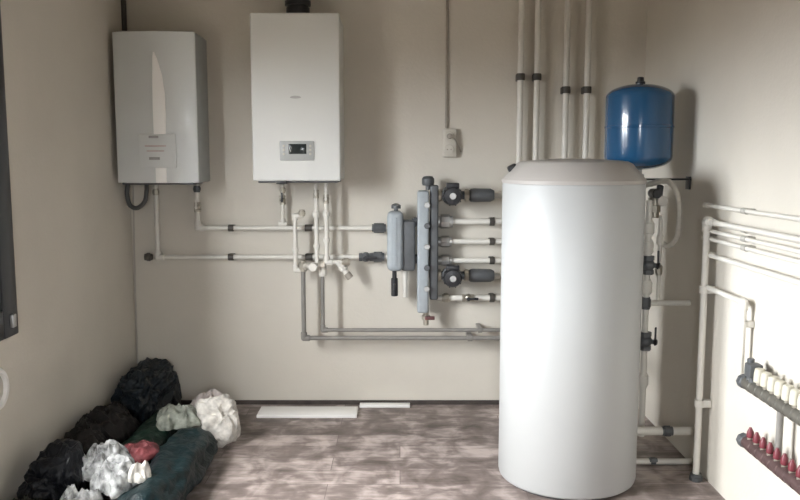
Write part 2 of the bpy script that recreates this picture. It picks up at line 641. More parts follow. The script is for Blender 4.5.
# groove beside the strip
# printed control field with two knobs / marks
cp = MB()
pa, pb = W(140, 168, EY), W(176, 134, EY)
cp.box(((pa.x + pb.x) / 2, EY - 0.0045, (pa.z + pb.z) / 2), (pb.x - pa.x, 0.009, pb.z - pa.z), 0.004)
ctl = cp.build('control_panel', EGREY, t)
for (px, py, wdt, hgt, mm, nm) in ((154, 137, 0.05, 0.012, PRINT, 'display'), (156, 146, 0.11, 0.006, PINK, 'printed_line'), (156, 151, 0.09, 0.005, PINK, 'printed_line'), (155, 158.5, 0.055, 0.014, PRINT, 'button_row')):
    p = W(px, py, EY)
    MB().box((p.x, EY - 0.0098, p.z), (wdt, 0.003, hgt), 0.001).build(nm, mm, ctl)
MB().box((xc, EY + 0.12, z0 - 0.004), (x1 - x0 - 0.05, 0.2, 0.012), 0.003).build('bottom_plate', DGREY, t)
MB().box((xc, EY + 0.17, z1 + 0.004), (x1 - x0 - 0.03, 0.24, 0.01), 0.003).build('top_plate', ESHADE, t)

# ================================================================== GAS BOILER (middle)
GY = 4.085
gx0, gx1 = W(251.2, 100, GY).x, W(340, 100, GY).x
gz0, gz1 = W(297, 181, GY).z, W(297, 12.5, GY).z
gxc, gzc = (gx0 + gx1) / 2, (gz0 + gz1) / 2
t = thing('gas_boiler', 'tall white wall boiler with a small dark display, under the black flue', 'boiler', (gxc, YB - 0.17, gz0))
MB().box((gxc, (GY + 0.03 + YB) / 2, gzc), (gx1 - gx0 - 0.008, YB - GY - 0.03, gz1 - gz0 - 0.006), 0.006).build('casing', ENAMEL, t)
MB().box((gxc, GY + 0.018, gzc), (gx1 - gx0, 0.036, gz1 - gz0), 0.009, 3).build('front_cover', ENAMEL, t)
pa, pb = W(280, 160.5, GY), W(314, 141, GY)
ctl = MB().box(((pa.x + pb.x) / 2, GY - 0.002, (pa.z + pb.z) / 2), (pb.x - pa.x, 0.012, pb.z - pa.z), 0.004).build('control_panel', BEZEL, t)
pa, pb = W(289, 154, GY), W(306.5, 144, GY)
MB().box(((pa.x + pb.x) / 2, GY - 0.009, (pa.z + pb.z) / 2), (pb.x - pa.x, 0.006, pb.z - pa.z), 0.0015).build('display', DISPLAY, ctl)
for px in (284, 310.5):
    for py in (146, 150, 154):
        p = W(px, py, GY)
        MB().cyl((p.x, GY - 0.005, p.z), (p.x, GY - 0.012, p.z), 0.0065, 14, bev=0.001).build('button', SOCK, ctl)
# faint badge: a lens-shaped mark on the front
lg = MB()
p = W(295.5, 97.5, GY)
lg.prism([Vector((p.x + 0.028 * math.cos(a), GY - 0.0005, p.z + 0.009 * math.sin(a) * (1 if math.sin(a) > 0 else 0.6))) for a in [2 * math.pi * i / 24 for i in range(24)]], -Y, 0.002)
lg.build('badge', mat('badge_grey', (0.38, 0.375, 0.365), 0.4), t)
MB().box((gxc, GY + 0.17, gz0 - 0.004), (gx1 - gx0 - 0.04, 0.26, 0.014), 0.003).build('bottom_plate', DGREY, t)
p = W(281, 184, GY)
MB().box((p.x, GY + 0.03, gz0 - 0.008), (0.055, 0.03, 0.016), 0.003).build('pressure_gauge', BLACK, t)

# flue
p = W(298, 12, 4.25)
fxx, fz = p.x, gz1 + 0.001
t = thing('flue_pipe', 'black flue pipe with an elbow on top of the gas boiler', 'flue', (fxx, 4.25, fz))
MB().lathe([(0.075, 0), (0.075, 0.012), (0.062, 0.02), (0.062, 0.05)], Matrix.Translation((fxx, 4.25, fz)), 32).build('flange', BLACK, t)
MB().lathe([(0.056, 0.02), (0.056, 0.06), (0.068, 0.062), (0.068, 0.085), (0.056, 0.087), (0.056, 0.1)], Matrix.Translation((fxx, 4.25, fz)), 32).build('collar', BLACK, t)
pth = [Vector((fxx, 4.25, fz + 0.09))] + [Vector((fxx, 4.25 + 0.1 - 0.1 * math.cos(a), fz + 0.12 + 0.1 * math.sin(a))) for a in [math.pi / 2 * i / 10 for i in range(11)]] + [Vector((fxx, YB - 0.004, fz + 0.22))]
MB().tube(pth, 0.058, 24).build('flue_elbow', BLACK, t)
MB().lathe([(0.06, 0), (0.085, 0.0), (0.085, 0.008), (0.06, 0.012)], Matrix.Translation((fxx, YB - 0.0005, fz + 0.22)) @ Matrix.Rotation(math.pi / 2, 4, 'X'), 32).build('wall_rosette', BLACK, t)

# ================================================================== PIPES ON THE BACK WALL
PY = 4.375      # pipe axis in front of the plaster
WD = YB - PY
PF = 4.295      # pipes crossing in front
w_ = lambda px, py: W(px, py, PY)
f_ = lambda px, py: W(px, py, PF)
r0 = 0.0135


def lvl(p, q):          # q at p's height (dead level)
    return Vector((q.x, q.y, p.z))


def plumb(p, q):        # q straight below p
    return Vector((p.x, q.y, q.z))


# upper branch from the electric boiler
b1 = w_(198, 228)
a1 = Vector((b1.x, PY, z0 - 0.006))
p1 = Pipe('supply_pipe', 'upper white pipe running from the electric boiler to the grey separator', [[a1, b1, lvl(b1, w_(391, 228))]], r0)
p1.clip(lvl(b1, w_(231, 228)), X, Y, WD).union(lvl(b1, w_(379, 228)), X, 0.06, 0.027, DGREY)
p1.valve(Vector((b1.x, PY, w_(198, 207).z)), Z, -Y, BRASS, WPIPE, 0.8).union(Vector((b1.x, PY, w_(198, 189).z)), Z, 0.02, 0.022, DGREY)
p1.clip(lvl(b1, w_(308.5, 228)), X, Y, WD, wdt=0.02)
# lower branch
b2 = w_(158, 257)
a2 = Vector((b2.x, PY, z0 - 0.006))
p2 = Pipe('return_pipe', 'lower white pipe running from the electric boiler to the grey separator', [[a2, b2, lvl(b2, w_(391, 257))]], r0)
p2.clip(lvl(b2, w_(231, 257)), X, Y, WD).clip(lvl(b2, w_(309, 257)), X, Y, WD, wdt=0.02)
p2.union(lvl(b2, w_(148.5, 257)), X, 0.022, 0.024, CLIP, 'end_plug').union(lvl(b2, w_(378, 257)), X, 0.05, 0.03, DGREY)
p2.valve(lvl(b2, w_(366, 257)), X, -Y, DGREY, BLACK, 1.1)
p2.union(Vector((b2.x, PY, w_(158, 192).z)), Z, 0.02, 0.02, BRASS)

# drop from the gas boiler with a valve, joining the upper branch
g1 = w_(283, 224)
p3 = Pipe('gas_boiler_drop_pipe', 'short white pipe with a valve below the left part of the gas boiler', [[Vector((g1.x, PY, gz0 - 0.012)), g1 - Z * 0.015]], 0.010)
p3.valve(Vector((g1.x, PY, w_(283, 200).z)), Z, -Y, BRASS, BLACK, 1.0).union(Vector((g1.x, PY, w_(283, 190).z)), Z, 0.02, 0.018, BRASS)
p3.tee(g1, X, Z)

# three white drops crossing the branches
h1 = f_(295, 222)
p4 = Pipe('white_drop_pipe', 'left one of three short white pipes crossing the branches below the gas boiler', [[f_(303, 216), lvl(f_(303, 216), h1), plumb(h1, f_(295, 270)), lvl(f_(295, 270), f_(306, 270))]], 0.0115)
p4.union(f_(302, 213), Z, 0.022, 0.019, BRASS).union(plumb(h1, f_(295, 250)), Z, 0.02, 0.017, WPIPE)
h2 = f_(316.5, 225)
p5 = Pipe('white_drop_pipe', 'middle one of three short white pipes crossing the branches below the gas boiler', [[Vector((h2.x, PF, gz0 - 0.012)), plumb(h2, f_(316, 268))]], 0.012)
p5.union(plumb(h2, f_(316, 214)), Z, 0.025, 0.021, WPIPE).union(plumb(h2, f_(316, 246)), Z, 0.02, 0.018, WPIPE)
p5.valve(plumb(h2, f_(316, 194)), Z, -Y, BRASS, WPIPE, 0.75)
h3 = f_(326.5, 225)
p6 = Pipe('white_drop_pipe', 'right one of three short white pipes crossing the branches below the gas boiler', [[Vector((h3.x, PF, gz0 - 0.012)), plumb(h3, f_(326, 262)), lvl(f_(326, 262), f_(343, 262))]], 0.012)
p6.valve(plumb(h3, f_(326, 199)), Z, -Y, BRASS, WPIPE, 0.8).union(plumb(h3, f_(326, 214)), Z, 0.025, 0.02, WPIPE)
p6.union(lvl(f_(326, 262), f_(346, 262)), X, 0.03, 0.022, BRASS).union(plumb(h3, f_(326, 240)), Z, 0.02, 0.018, WPIPE)

# grey pipes down and to the right
k1 = f_(304, 338)
p7 = Pipe('grey_pipe', 'lower grey pipe turning right under the separator towards the tank', [[plumb(k1, f_(304, 266)), k1, lvl(k1, f_(592, 338)), Vector((lvl(k1, f_(592, 338)).x, 3.73, k1.z))]], 0.0125, GPIPE)
p7.union(plumb(k1, f_(304, 266)), Z, 0.04, 0.024, BRASS)
k2 = f_(323, 330)
p8 = Pipe('grey_pipe', 'upper grey pipe turning right under the separator towards the tank', [[plumb(k2, f_(323, 268)), k2, lvl(k2, f_(560, 330)), Vector((lvl(k2, f_(560, 330)).x, 3.72, k2.z))]], 0.0105, GPIPE)
p8.union(plumb(k2, f_(323, 271)), Z, 0.04, 0.023, WPIPE)
p7.clip(lvl(k1, f_(470, 338)), X, Y, YB - PF, GPIPE)
p8.clip(lvl(k2, f_(480, 330)), X, Y, YB - PF, GPIPE)

# mixing block between the drops
t = thing('mixing_valve', 'small pale mixing valve with a dark knob where the drops meet the grey pipes', 'valve', f_(316, 268) - Y * 0.02)
c = f_(314, 266)
b = MB()
b.cyl(c - X * 0.045, c + X * 0.045, 0.022, 20, bev=0.003)
b.cyl(c - X * 0.062, c - X * 0.040, 0.026, 8, bev=0.003)
b.cyl(c + X * 0.040, c + X * 0.062, 0.026, 8, bev=0.003)
b.build('valve_body', mat('pale_brass', (0.55, 0.52, 0.46), 0.4, metal=0.4, var=0.1, scale=20), t)
MB().cyl(c - Y * 0.018, c - Y * 0.06, 0.024, 20, bev=0.004).build('knob', WPIPE, t)
t = thing('angled_fitting', 'small pale angled safety valve right of the drops below the gas boiler', 'valve', f_(345, 270))
c = f_(341, 266)
d = (f_(352, 280) - c).normalized()
MB().cyl(c - d * 0.035, c + d * 0.055, 0.016, 16, bev=0.003).cyl(c + d * 0.0, c + d * 0.03, 0.021, 8, bev=0.003).build('valve_body', WPIPE, t)
MB().cyl(c + d * 0.05, c + d * 0.085, 0.02, 16, bev=0.004).build('cap', CABLE, t)

# ------------------------------------------------------------------ separator
sc = W(401.5, 238, 4.33)
sz0, sz1 = W(401, 270, 4.33).z, W(401, 211, 4.33).z
t = thing('hydraulic_separator', 'short blue grey insulated cylinder between the white branches and the manifold', 'separator', (sc.x, 4.33, sz0))
h = sz1 - sz0
MB().box((W(395.2, 238, 4.27).x, 4.325, (sz0 + sz1) / 2), (0.088, 0.13, h), 0.028, 4).build('foam_shell', SEPG, t, smooth=40)
MB().box((W(408.5, 245, 4.27).x, 4.335, (sz0 + sz1) / 2 - 0.025), (0.075, 0.10, h - 0.05), 0.012, 3).build('shaded_half', DGREY, t)  # dark box paints the shaded right half of the round shell
MB().box((W(395.2, 238, 4.27).x, 4.259, (sz0 + sz1) / 2), (0.02, 0.006, h * 0.8), 0.002).build('shell_seam', SEPG, t)
MB().lathe([(0.012, -0.01), (0.012, 0.012), (0.026, 0.014), (0.026, 0.032), (0.018, 0.038), (0.008, 0.042)], Matrix.Translation((sc.x - 0.03, 4.33, sz1)), 20).build('air_vent', DGREY, t)
q = W(394.5, 270, 4.33)
dv = MB().cyl((q.x, 4.31, sz0 + 0.01), (q.x, 4.31, W(394, 284, 4.31).z), 0.012, 12).cyl((q.x, 4.31, W(394, 278, 4.31).z), (q.x, 4.31, W(394, 296, 4.31).z), 0.019, 8, bev=0.003).build('drain_valve', BLACK, t)
MB().box((q.x, 4.285, W(394, 286, 4.31).z), (0.012, 0.04, 0.03), 0.003).build('drain_lever', BLACK, dv)
q = W(405, 270, 4.33)
MB().cyl((q.x, 4.33, sz0 + 0.01), (q.x, 4.33, W(405, 297, 4.33).z), 0.013, 14, bev=0.002).build('drain_stub', WPIPE, t)

# ------------------------------------------------------------------ manifold column
MY = 4.31
mx0 = W(424, 250, MY).x
mx1 = W(433.5, 250, MY).x
mz0, mz1 = W(428, 309, MY).z, W(428, 186, MY).z
t = thing('boiler_manifold', 'tall blue grey and dark manifold column left of the pumps', 'manifold', ((mx0 + mx1) / 2, MY, mz0))
MB().box((mx0 - 0.006, MY, (mz0 + mz1) / 2 - 0.02), (0.062, 0.10, mz1 - mz0 - 0.01), 0.012, 3).build('supply_chamber', SEPG, t)
MB().box((mx1 + 0.002, MY + 0.015, (mz0 + mz1) / 2 + 0.03), (0.046, 0.085, mz1 - mz0 - 0.05), 0.009, 3).build('shaded_side', DGREY, t)  # dark box puts the column's right-hand shade into colour
MB().lathe([(0.014, -0.01), (0.014, 0.014), (0.03, 0.016), (0.034, 0.03), (0.034, 0.052), (0.024, 0.064), (0.01, 0.066)], Matrix.Translation((W(428, 186, MY).x, MY, mz1 - 0.012)), 20).build('air_vent', DGREY, t)
for py in (205, 226, 247, 268, 289):
    q = W(428, py, MY - 0.055)
    MB().cyl((mx0 + 0.015, MY - 0.04, q.z), (mx0 + 0.015, MY - 0.062, q.z), 0.017, 8, bev=0.003).build('bolt_plug', STEEL if py % 2 else DGREY, t)
q0, q1 = W(426, 309, MY), W(426, 325, MY)
dv = MB().cyl((q0.x, MY, q0.z + 0.01), (q0.x, MY, q1.z), 0.015, 14, bev=0.002).cyl((q0.x, MY, q0.z - 0.035), (q0.x, MY, q0.z - 0.06), 0.024, 8, bev=0.003).build('drain_valve', BRASS, t)
MB().box((q0.x + 0.02, MY - 0.03, q0.z - 0.045), (0.055, 0.014, 0.02), 0.004).build('drain_handle', mat('dark_red_handle', (0.10, 0.04, 0.04), 0.5), dv)
# short links separator - manifold
for py, lab in ((222, 'upper short dark link between separator and manifold column'), (259, 'lower short dark link between separator and manifold column')):
    q = W(416, py, 4.33)
    tag(MB().cyl((sc.x + 0.055, 4.33, q.z), (mx0 - 0.03, 4.33, q.z), 0.02, 16, bev=0.002).cyl((q.x - 0.012, 4.33, q.z), (q.x + 0.008, 4.33, q.z), 0.026, 8, bev=0.003).build('link_pipe', DGREY), lab, 'pipe')


# ------------------------------------------------------------------ pumps
def pump(py, label, seed):
    c = W(452, py, 4.29)
    ax = W(480, py + 2, 4.33)
    t = thing('circulation_pump', label, 'pump', c, 'circulation pumps on the manifold')
    v = MB()
    v.lathe([(0.035, -0.035), (0.052, -0.025), (0.056, 0), (0.052, 0.025), (0.035, 0.035)], Matrix.Translation(c + Y * 0.04) @ Matrix.Rotation(math.pi / 2, 4, 'X'), 28)
    v.cyl(Vector((mx1 + 0.02, 4.33, c.z)), Vector((c.x + 0.085, 4.33, c.z)), 0.023, 18)
    v.build('volute', DGREY, t)
    mo = MB()
    mo.lathe([(0.047, 0), (0.050, 0.01), (0.050, 0.075), (0.044, 0.09), (0.02, 0.094)], Matrix.Translation(c + Y * 0.01) @ Matrix.Rotation(math.pi / 2, 4, 'X'), 28)
    for k in range(10):
        a = 2 * math.pi * k / 10
        mo.box(c - Y * 0.035 + Vector((math.cos(a), 0, math.sin(a))) * 0.051, (0.008, 0.05, 0.008), 0.002)
    mo.build('motor', BLACK, t)
    MB().box(c + Vector((0.0, -0.045, 0.055)), (0.07, 0.06, 0.03), 0.006).build('terminal_box', BLACK, t)
    MB().cyl(c - Y * 0.084, c - Y * 0.092, 0.018, 18, bev=0.002).build('speed_dial', STEEL, t)
    for xx in (mx1 + 0.03, c.x + 0.082):
        MB().cyl((xx - 0.012, 4.33, c.z), (xx + 0.014, 4.33, c.z), 0.034, 8, bev=0.004).build('union_nut', BRASS, t)
    q = W(494, py, 4.33)
    MB().lathe([(0.026, 0), (0.036, 0.01), (0.038, 0.03), (0.036, q.x - c.x - 0.095 - 0.02), (0.026, q.x - c.x - 0.095)], Matrix.Translation((c.x + 0.095, 4.33, c.z)) @ Matrix.Rotation(math.pi / 2, 4, 'Y'), 24).build('check_valve', DGREY, t)
    return t, c


pump(195.5, 'upper black circulation pump on the manifold right of its dark top vent', 0)
pump(276.5, 'lower black circulation pump on the manifold above the elbowed white pipe', 1)

# ------------------------------------------------------------------ branches and risers
RY = 4.365
RW = YB - RY
rr_ = lambda px, py: W(px, py, RY)
risers = [
    (520.5, 195.5, 77, 'first and leftmost of four white pipes rising behind the tank to the ceiling', True),
    (537, 222, 77, 'second from left of four white pipes rising behind the tank to the ceiling', False),
    (566, 276.5, 90, 'third from left of four white pipes rising behind the tank to the ceiling', True),
    (587, 299, 90, 'fourth and rightmost of four white pipes rising behind the tank to the ceiling', False)]
for px, py, pc, lab, viapump in risers:
    top = rr_(px, pc)
    base = rr_(px, py); base.x = top.x
    s = W(495 if viapump else 438, py, 4.33)
    c = Vector((top.x, RY, s.z))
    q = Pipe('riser_pipe', lab, [[Vector((top.x, RY, ZC)), c, Vector((s.x, RY, s.z))]], 0.0165, group='white risers behind the tank')
    q.clip(top, Z, Y, RW)
    if not viapump:
        q.clip(Vector((rr_(492, py).x, RY, s.z)), X, Y, RW, wdt=0.014)
    if py == 299:
        q.valve(Vector((rr_(468, py).x, RY, s.z)), X, -Y, BRASS, BLACK, 0.8).union(Vector((rr_(446, py).x, RY, s.z)), X, 0.03, 0.026, BRASS)
    elif not viapump:
        q.union(Vector((rr_(445, py).x, RY, s.z)), X, 0.055, 0.04, STEEL)
for py, lab in ((241.5, 'white branch pipe under the one below the upper pump, running behind the tank'), (260.5, 'white branch pipe just above the lower pump, running behind the tank')):
    a = rr_(438, py)
    b = lvl(a, rr_(552 if py > 250 else 547, py))
    q = Pipe('branch_pipe', lab, [[a, b, Vector((b.x, 3.70, b.z))]], 0.0145)
    q.clip(lvl(a, rr_(492, py)), X, Y, RW, wdt=0.014)
    q.union(lvl(a, rr_(445, py)), X, 0.05, 0.032, STEEL)

# ------------------------------------------------------------------ cables and sockets
a = Vector((W(447, 60, YB - 0.008).x, YB - 0.008, ZC))
tag(MB().cyl(a, Vector((a.x, YB - 0.008, W(447, 128, YB - 0.008).z)), 0.0075, 10).build('power_cable', CABLE), 'thin dark cable running up the back wall from the double socket', 'cable')
c = W(450.5, 143, YB - 0.02)
t = thing('wall_socket', 'small grey double socket on the back wall at the end of the thin cable', 'socket', (c.x, YB, c.z - 0.09))
MB().box((c.x - 0.005, YB - 0.018, c.z), (0.075, 0.036, 0.155), 0.006).build('back_box', SOCK, t)
for k, dz in enumerate((0.036, -0.036)):
    u = MB().cyl((c.x - 0.008, YB - 0.034, c.z + dz), (c.x - 0.008, YB - 0.042, c.z + dz), 0.027, 24, bev=0.002).build('socket_face', SOCK, t)
    for dx in (-0.01, 0.01):
        MB().cyl((c.x - 0.008 + dx, YB - 0.0415, c.z + dz), (c.x - 0.008 + dx, YB - 0.043, c.z + dz), 0.004, 10).build('pin_hole', CABLE, u)
pl = MB().cyl((c.x - 0.008, YB - 0.0425, c.z + 0.036), (c.x - 0.008, YB - 0.07, c.z + 0.036), 0.015, 16, bev=0.004)
pth = smooth_path([(c.x - 0.008, YB - 0.06, c.z + 0.036), (c.x + 0.02, YB - 0.062, c.z + 0.02), (c.x + 0.045, YB - 0.02, c.z - 0.02), (c.x + 0.06, YB - 0.007, c.z - 0.05)], 8)
pl.tube(pth, 0.004, 8)
tag(pl.build('power_plug', CABLE), 'small plug with a short lead in the upper half of the double socket', 'plug')

# dark conduit above the electric boiler
q = W(123.5, 15, YB - 0.02)
tag(MB().cyl((q.x, YB - 0.02, z1 - 0.05), (q.x, YB - 0.02, ZC), 0.016, 14).build('dark_conduit', mat('dark_brown_conduit', (0.05, 0.042, 0.036), 0.5, var=0.1)), 'dark vertical conduit above the electric boiler in the left corner', 'conduit')
# corrugated loop under it
lp = [W(127.5, 180, 4.28), W(127, 194, 4.28), W(130, 205, 4.28), W(137, 208, 4.28), W(144.5, 202, 4.28), W(146.5, 192, 4.28), W(146.5, 180, 4.28)]
for v in (lp[0], lp[-1]):
    v.z = z0 - 0.012
tag(MB().tube(smooth_path(lp, 14), 0.011, 12, ribs=0.18).build('flexible_conduit', mat('dark_grey_conduit', (0.075, 0.077, 0.075), 0.5, var=0.1), smooth=60), 'dark corrugated conduit looped under the electric boiler', 'conduit')
# pale thin cables down the corner
for px0, px1, lab in ((129, 133.5, 'left pale thin cable running down the left corner under the boiler'), (133, 138, 'right pale thin cable running down the left corner under the boiler')):
    a, b = W(px0, 186, YB - 0.006), W(px1, 372, YB - 0.006)
    a.z = z0 - 0.01
    md = W((px0 + px1) / 2 - 0.5, 280, YB - 0.006)
    tag(MB().tube(smooth_path([a, md, b], 8), 0.0045, 8).build('thin_cable', mat('pale_cable', (0.42, 0.39, 0.35), 0.6)), lab, 'cable')

# ================================================================== WATER TANK
TX, TY, TR, TZ = 0.742, 3.40, 0.300, 1.302
t = thing('hot_water_tank', 'large white cylindrical hot water tank with a grey lid standing on the floor', 'tank', (TX, TY, 0))
MT = Matrix.Translation((TX, TY, 0))
MB().lathe([(TR - 0.025, 0.0), (TR - 0.025, 0.02)], MT, 64).build('base_ring', DGREY, t)
MB().lathe([(TR - 0.03, 0.008), (TR - 0.014, 0.009), (TR - 0.004, 0.016), (TR, 0.03), (TR, TZ - 0.006), (TR - 0.004, TZ), (TR - 0.03, TZ)], MT, 96).build('jacket', JACKET, t)
MB().lathe([(TR - 0.02, TZ - 0.002), (TR + 0.002, TZ), (TR + 0.003, TZ + 0.014), (TR - 0.004, TZ + 0.022), (TR - 0.055, TZ + 0.082), (TR - 0.075, TZ + 0.092), (TR - 0.11, TZ + 0.096), (0.06, TZ + 0.104), (0, TZ + 0.105)], MT, 96).build('lid', LID, t)
q = W(513, 170, TY)
MB().box((q.x + 0.004, TY, q.z - 0.004), (0.04, 0.045, 0.058), 0.008, rot=Matrix.Rotation(-0.5, 4, 'Y')).build('lid_clip', BLACK, t)
# seam down the back of the jacket
MB().box((TX, TY + TR, TZ / 2), (0.03, 0.012, TZ - 0.08), 0.003).build('jacket_seam', JACKET, t)
# ports on the right side
for i, z in enumerate((1.18, 0.95, 0.79, 0.60, 0.20)):
    a = math.radians(35)
    d = Vector((math.cos(a), math.sin(a), 0))
    MB().cyl(Vector((TX, TY, z)) + d * (TR - 0.01), Vector((TX, TY, z)) + d * (TR + 0.035), 0.024, 8, bev=0.003).build('port', BRASS, t)

# ================================================================== EXPANSION VESSEL
VY = 3.70
vc = W(639, 126, VY)
vr = 0.153
vz0, vz1 = W(639, 170, VY).z, W(639, 84, VY).z
t = thing('expansion_vessel', 'blue expansion vessel with a small top valve above the right side of the tank', 'vessel', (vc.x, VY, vz0))
h = vz1 - vz0
MV = Matrix.Translation((vc.x, VY, vz0))
pr = []
for i in range(9):
    a = math.pi / 2 * i / 8
    pr.append((vr * math.sin(a) if i else 0, 0.06 - 0.06 * math.cos(a)))
pr += [(vr, h / 2 - 0.006), (vr + 0.003, h / 2 - 0.004), (vr + 0.003, h / 2 + 0.004), (vr, h / 2 + 0.006)]
for i in range(9):
    a = math.pi / 2 * (1 - i / 8)
    pr.append((vr * math.sin(a) if i < 8 else 0, h - 0.06 + 0.06 * math.cos(a)))
MB().lathe(pr, MV, 64).build('shell', BLUE, t)
MB().lathe([(0.022, -0.004), (0.022, 0.01), (0.016, 0.012), (0.014, 0.03), (0.008, 0.032)], MV @ Matrix.Translation((0, 0, h)), 20).build('valve_cap', BLACK, t)
MB().lathe([(0.02, -0.07), (0.02, -0.04), (0.03, -0.04), (0.03, -0.02), (0.02, -0.018), (0.02, 0.006)], MV, 16).build('water_port', STEEL, t)
br = MB()
br.box(((vc.x - 0.03 + XR) / 2, VY, vz0 - 0.043), (XR - vc.x + 0.026, 0.07, 0.008), 0.002)
br.box((XR - 0.005, VY, vz0 - 0.06), (0.008, 0.05, 0.06), 0.002)
br.build('wall_bracket', BLACK, t)

# ================================================================== PIPEWORK RIGHT OF THE TANK
CY = 3.62
c_ = lambda px, py, y=CY: W(px, py, y)
PXW = XR - 0.05
# riser beside the tank
ca = c_(649.5, 200)
q = Pipe('tank_side_pipe', 'vertical white pipe close beside the right side of the tank with dark valves', [[ca, plumb(ca, c_(649, 436))]], 0.0145)
for py in (228, 247, 287):
    q.union(plumb(ca, c_(649, py)), Z, 0.05, 0.026, WPIPE, 'coupling', 16)
for py in (265, 341):
    p = plumb(ca, c_(652, py)); p.x += 0.004
    q.valve(p, Z, (X - Y * 0.6), DGREY, BLACK, 1.15)
q.union(plumb(ca, c_(649, 303)), Z, 0.04, 0.024, DGREY)
q.union(plumb(ca, c_(649, 380)), Z, 0.05, 0.024, WPIPE, 'coupling', 16)
# cross pipe to the wall riser
e0 = plumb(ca, c_(649, 303)) + X * 0.02
Ex = PXW
wr = R(700, 303, PXW)
q = Pipe('cross_pipe', 'short level white pipe from the tank side pipe into the right wall', [[e0, Vector((XR - 0.002, e0.y, e0.z))]], 0.0125)
# second thin riser
cb = c_(661, 215)
q = Pipe('thin_side_pipe', 'thin white pipe right of the tank side pipe, with small couplings', [[cb, plumb(cb, c_(660, 300))]], 0.009, elbow=1.3)
q.union(plumb(cb, c_(660, 240)), Z, 0.04, 0.017, WPIPE).union(plumb(cb, c_(660, 270)), Z, 0.035, 0.017, BRASS)
# safety group under the vessel
sg = c_(655, 205, 3.66)
t = thing('safety_group', 'small safety group with dark knob right of the tank, below the blue vessel', 'valve', sg)
b = MB()
b.cyl(sg - Z * 0.06, sg + Z * 0.075, 0.019, 16, bev=0.002)
b.cyl(sg - Z * 0.035, sg + Z * 0.0, 0.027, 8, bev=0.003)
b.cyl(sg + Z * 0.02 - X * 0.03, sg + Z * 0.02 + X * 0.055, 0.015, 16, bev=0.002)
b.build('body', BRASS, t)
MB().cyl(sg + Vector((-0.015, -0.0, 0.055)), sg + Vector((-0.015, -0.075, 0.055)), 0.022, 18, bev=0.004).build('relief_knob', BLACK, t)
MB().cyl(sg + Vector((0.02, 0, 0.02)), sg + Vector((0.02, -0.05, 0.02)), 0.024, 20, bev=0.003).build('gauge', WPIPE, t)
MB().cyl(sg + Vector((0.015, 0.0, 0.03)), sg + Vector((0.015, -0.02, 0.09)), 0.016, 14, bev=0.003).build('vent_cap', DGREY, t)
# hose from the vessel
hs = [Vector((vc.x, VY, vz0 - 0.066)), Vector((vc.x + 0.012, VY - 0.01, vz0 - 0.075)), W(664, 181, 3.60), W(673, 186, 3.56), W(678.5, 200, 3.54), W(679, 220, 3.54), W(676.5, 238, 3.56), W(668, 246, 3.6), W(662, 243, 3.62)]
tag(MB().tube(smooth_path(hs, 10), 0.0125, 12, ribs=0.06).build('flexible_hose', mat('pale_braided_hose', (0.50, 0.475, 0.42), 0.45, var=0.1, scale=60)), 'pale flexible hose arching down from the blue vessel beside the tank', 'hose')
# wall riser on the right wall and its run along the wall
ra = R(707, 224, PXW)
rb = R(691.5, 470, PXW)
rb.y = ra.y
rb.z = 0.0
end = Vector((PXW, 0.3, ra.z + 0.012))
ra.z += 0.012
q = Pipe('wall_riser_pipe', 'thick white pipe rising from the floor on the right wall beside the tank', [[rb, ra, ra - Y * 0.09]], 0.0145)
MB().cyl(ra - Y * 0.07, end, 0.0105, 16).build('pipe_length', WPIPE, q.t)
q.clip(Vector((PXW, ra.y, 0.85)), Z, X, 0.05, WPIPE).clip(Vector((PXW, ra.y, 0.35)), Z, X, 0.05, WPIPE)
q.union(Vector((PXW, ra.y, 0.012)), Z, 0.02, 0.03, DGREY)
# level runs on the right wall
ords = ['topmost', 'third from top', 'fourth from top', 'fifth from top', 'lowest']
for (py, rad, nm) in ((211, 0.0085, 'topmost'), (230, 0.0085, 'third from top'), (239, 0.0085, 'fourth from top'), (248, 0.0085, 'fifth from top'), (266, 0.0105, 'lowest')):
    xx = XR - 0.035
    p = R(745, py, xx)
    st = ra.y + (0.07 if py != 266 else 0.02)
    q = Pipe('wall_run_pipe', nm + ' of six level white pipes on the right wall above the heating manifolds',
             [[Vector((XR + 0.002, st, p.z)), Vector((xx, st, p.z)), Vector((xx, 0.3, p.z))]], rad, group='level white pipes on the right wall')
    if py != 266:
        q.clip(p, Y, X, 0.035, mat('grey_clip', (0.40, 0.385, 0.35), 0.5), wdt=0.018)
# pipe down to upper rail
xx = XR - 0.04
a = R(709, 288, xx)
b = R(744.5, 296, xx)
b.z = a.z
d = R(742, 377, xx)
q = Pipe('manifold_feed_pipe', 'white pipe bending down to the left end of the upper heating manifold', [[a + Y * 0.03, b, Vector((b.x, b.y, d.z - 0.0))]], 0.011)
q.clip(Vector((b.x, b.y, (b.z + d.z) / 2 + 0.06)), Z, X, 0.04, WPIPE)
mfY = b.y

# ================================================================== HEATING MANIFOLDS ON THE RIGHT WALL
RX = XR - 0.065
E_ = 1.95        # near end of the rails, out of frame


def rail(py, m, label):
    p = R(745, py, RX)
    y0 = p.y
    t = thing('heating_manifold', label, 'manifold', (RX, (y0 + E_) / 2, p.z))
    bar = MB()
    bar.cyl((RX, y0, p.z), (RX, E_, p.z), 0.0215, 20, bev=0.003)
    y = y0 - 0.06
    while y > E_ + 0.03:
        bar.cyl((RX, y - 0.017, p.z), (RX, y + 0.017, p.z), 0.0245, 12, bev=0.003)
        y -= 0.052
    bar.build('rail', m, t)
    MB().cyl((RX, y0 + 0.022, p.z), (RX, y0 - 0.012, p.z), 0.027, 8, bev=0.004).build('end_cap', DGREY, t)
    for y in (y0 - 0.10, E_ + 0.06):
        MB().box(((RX + XR) / 2 + 0.005, y, p.z), (XR - RX - 0.004, 0.018, 0.05), 0.003).build('wall_bracket', STEEL, t)
    return t, p


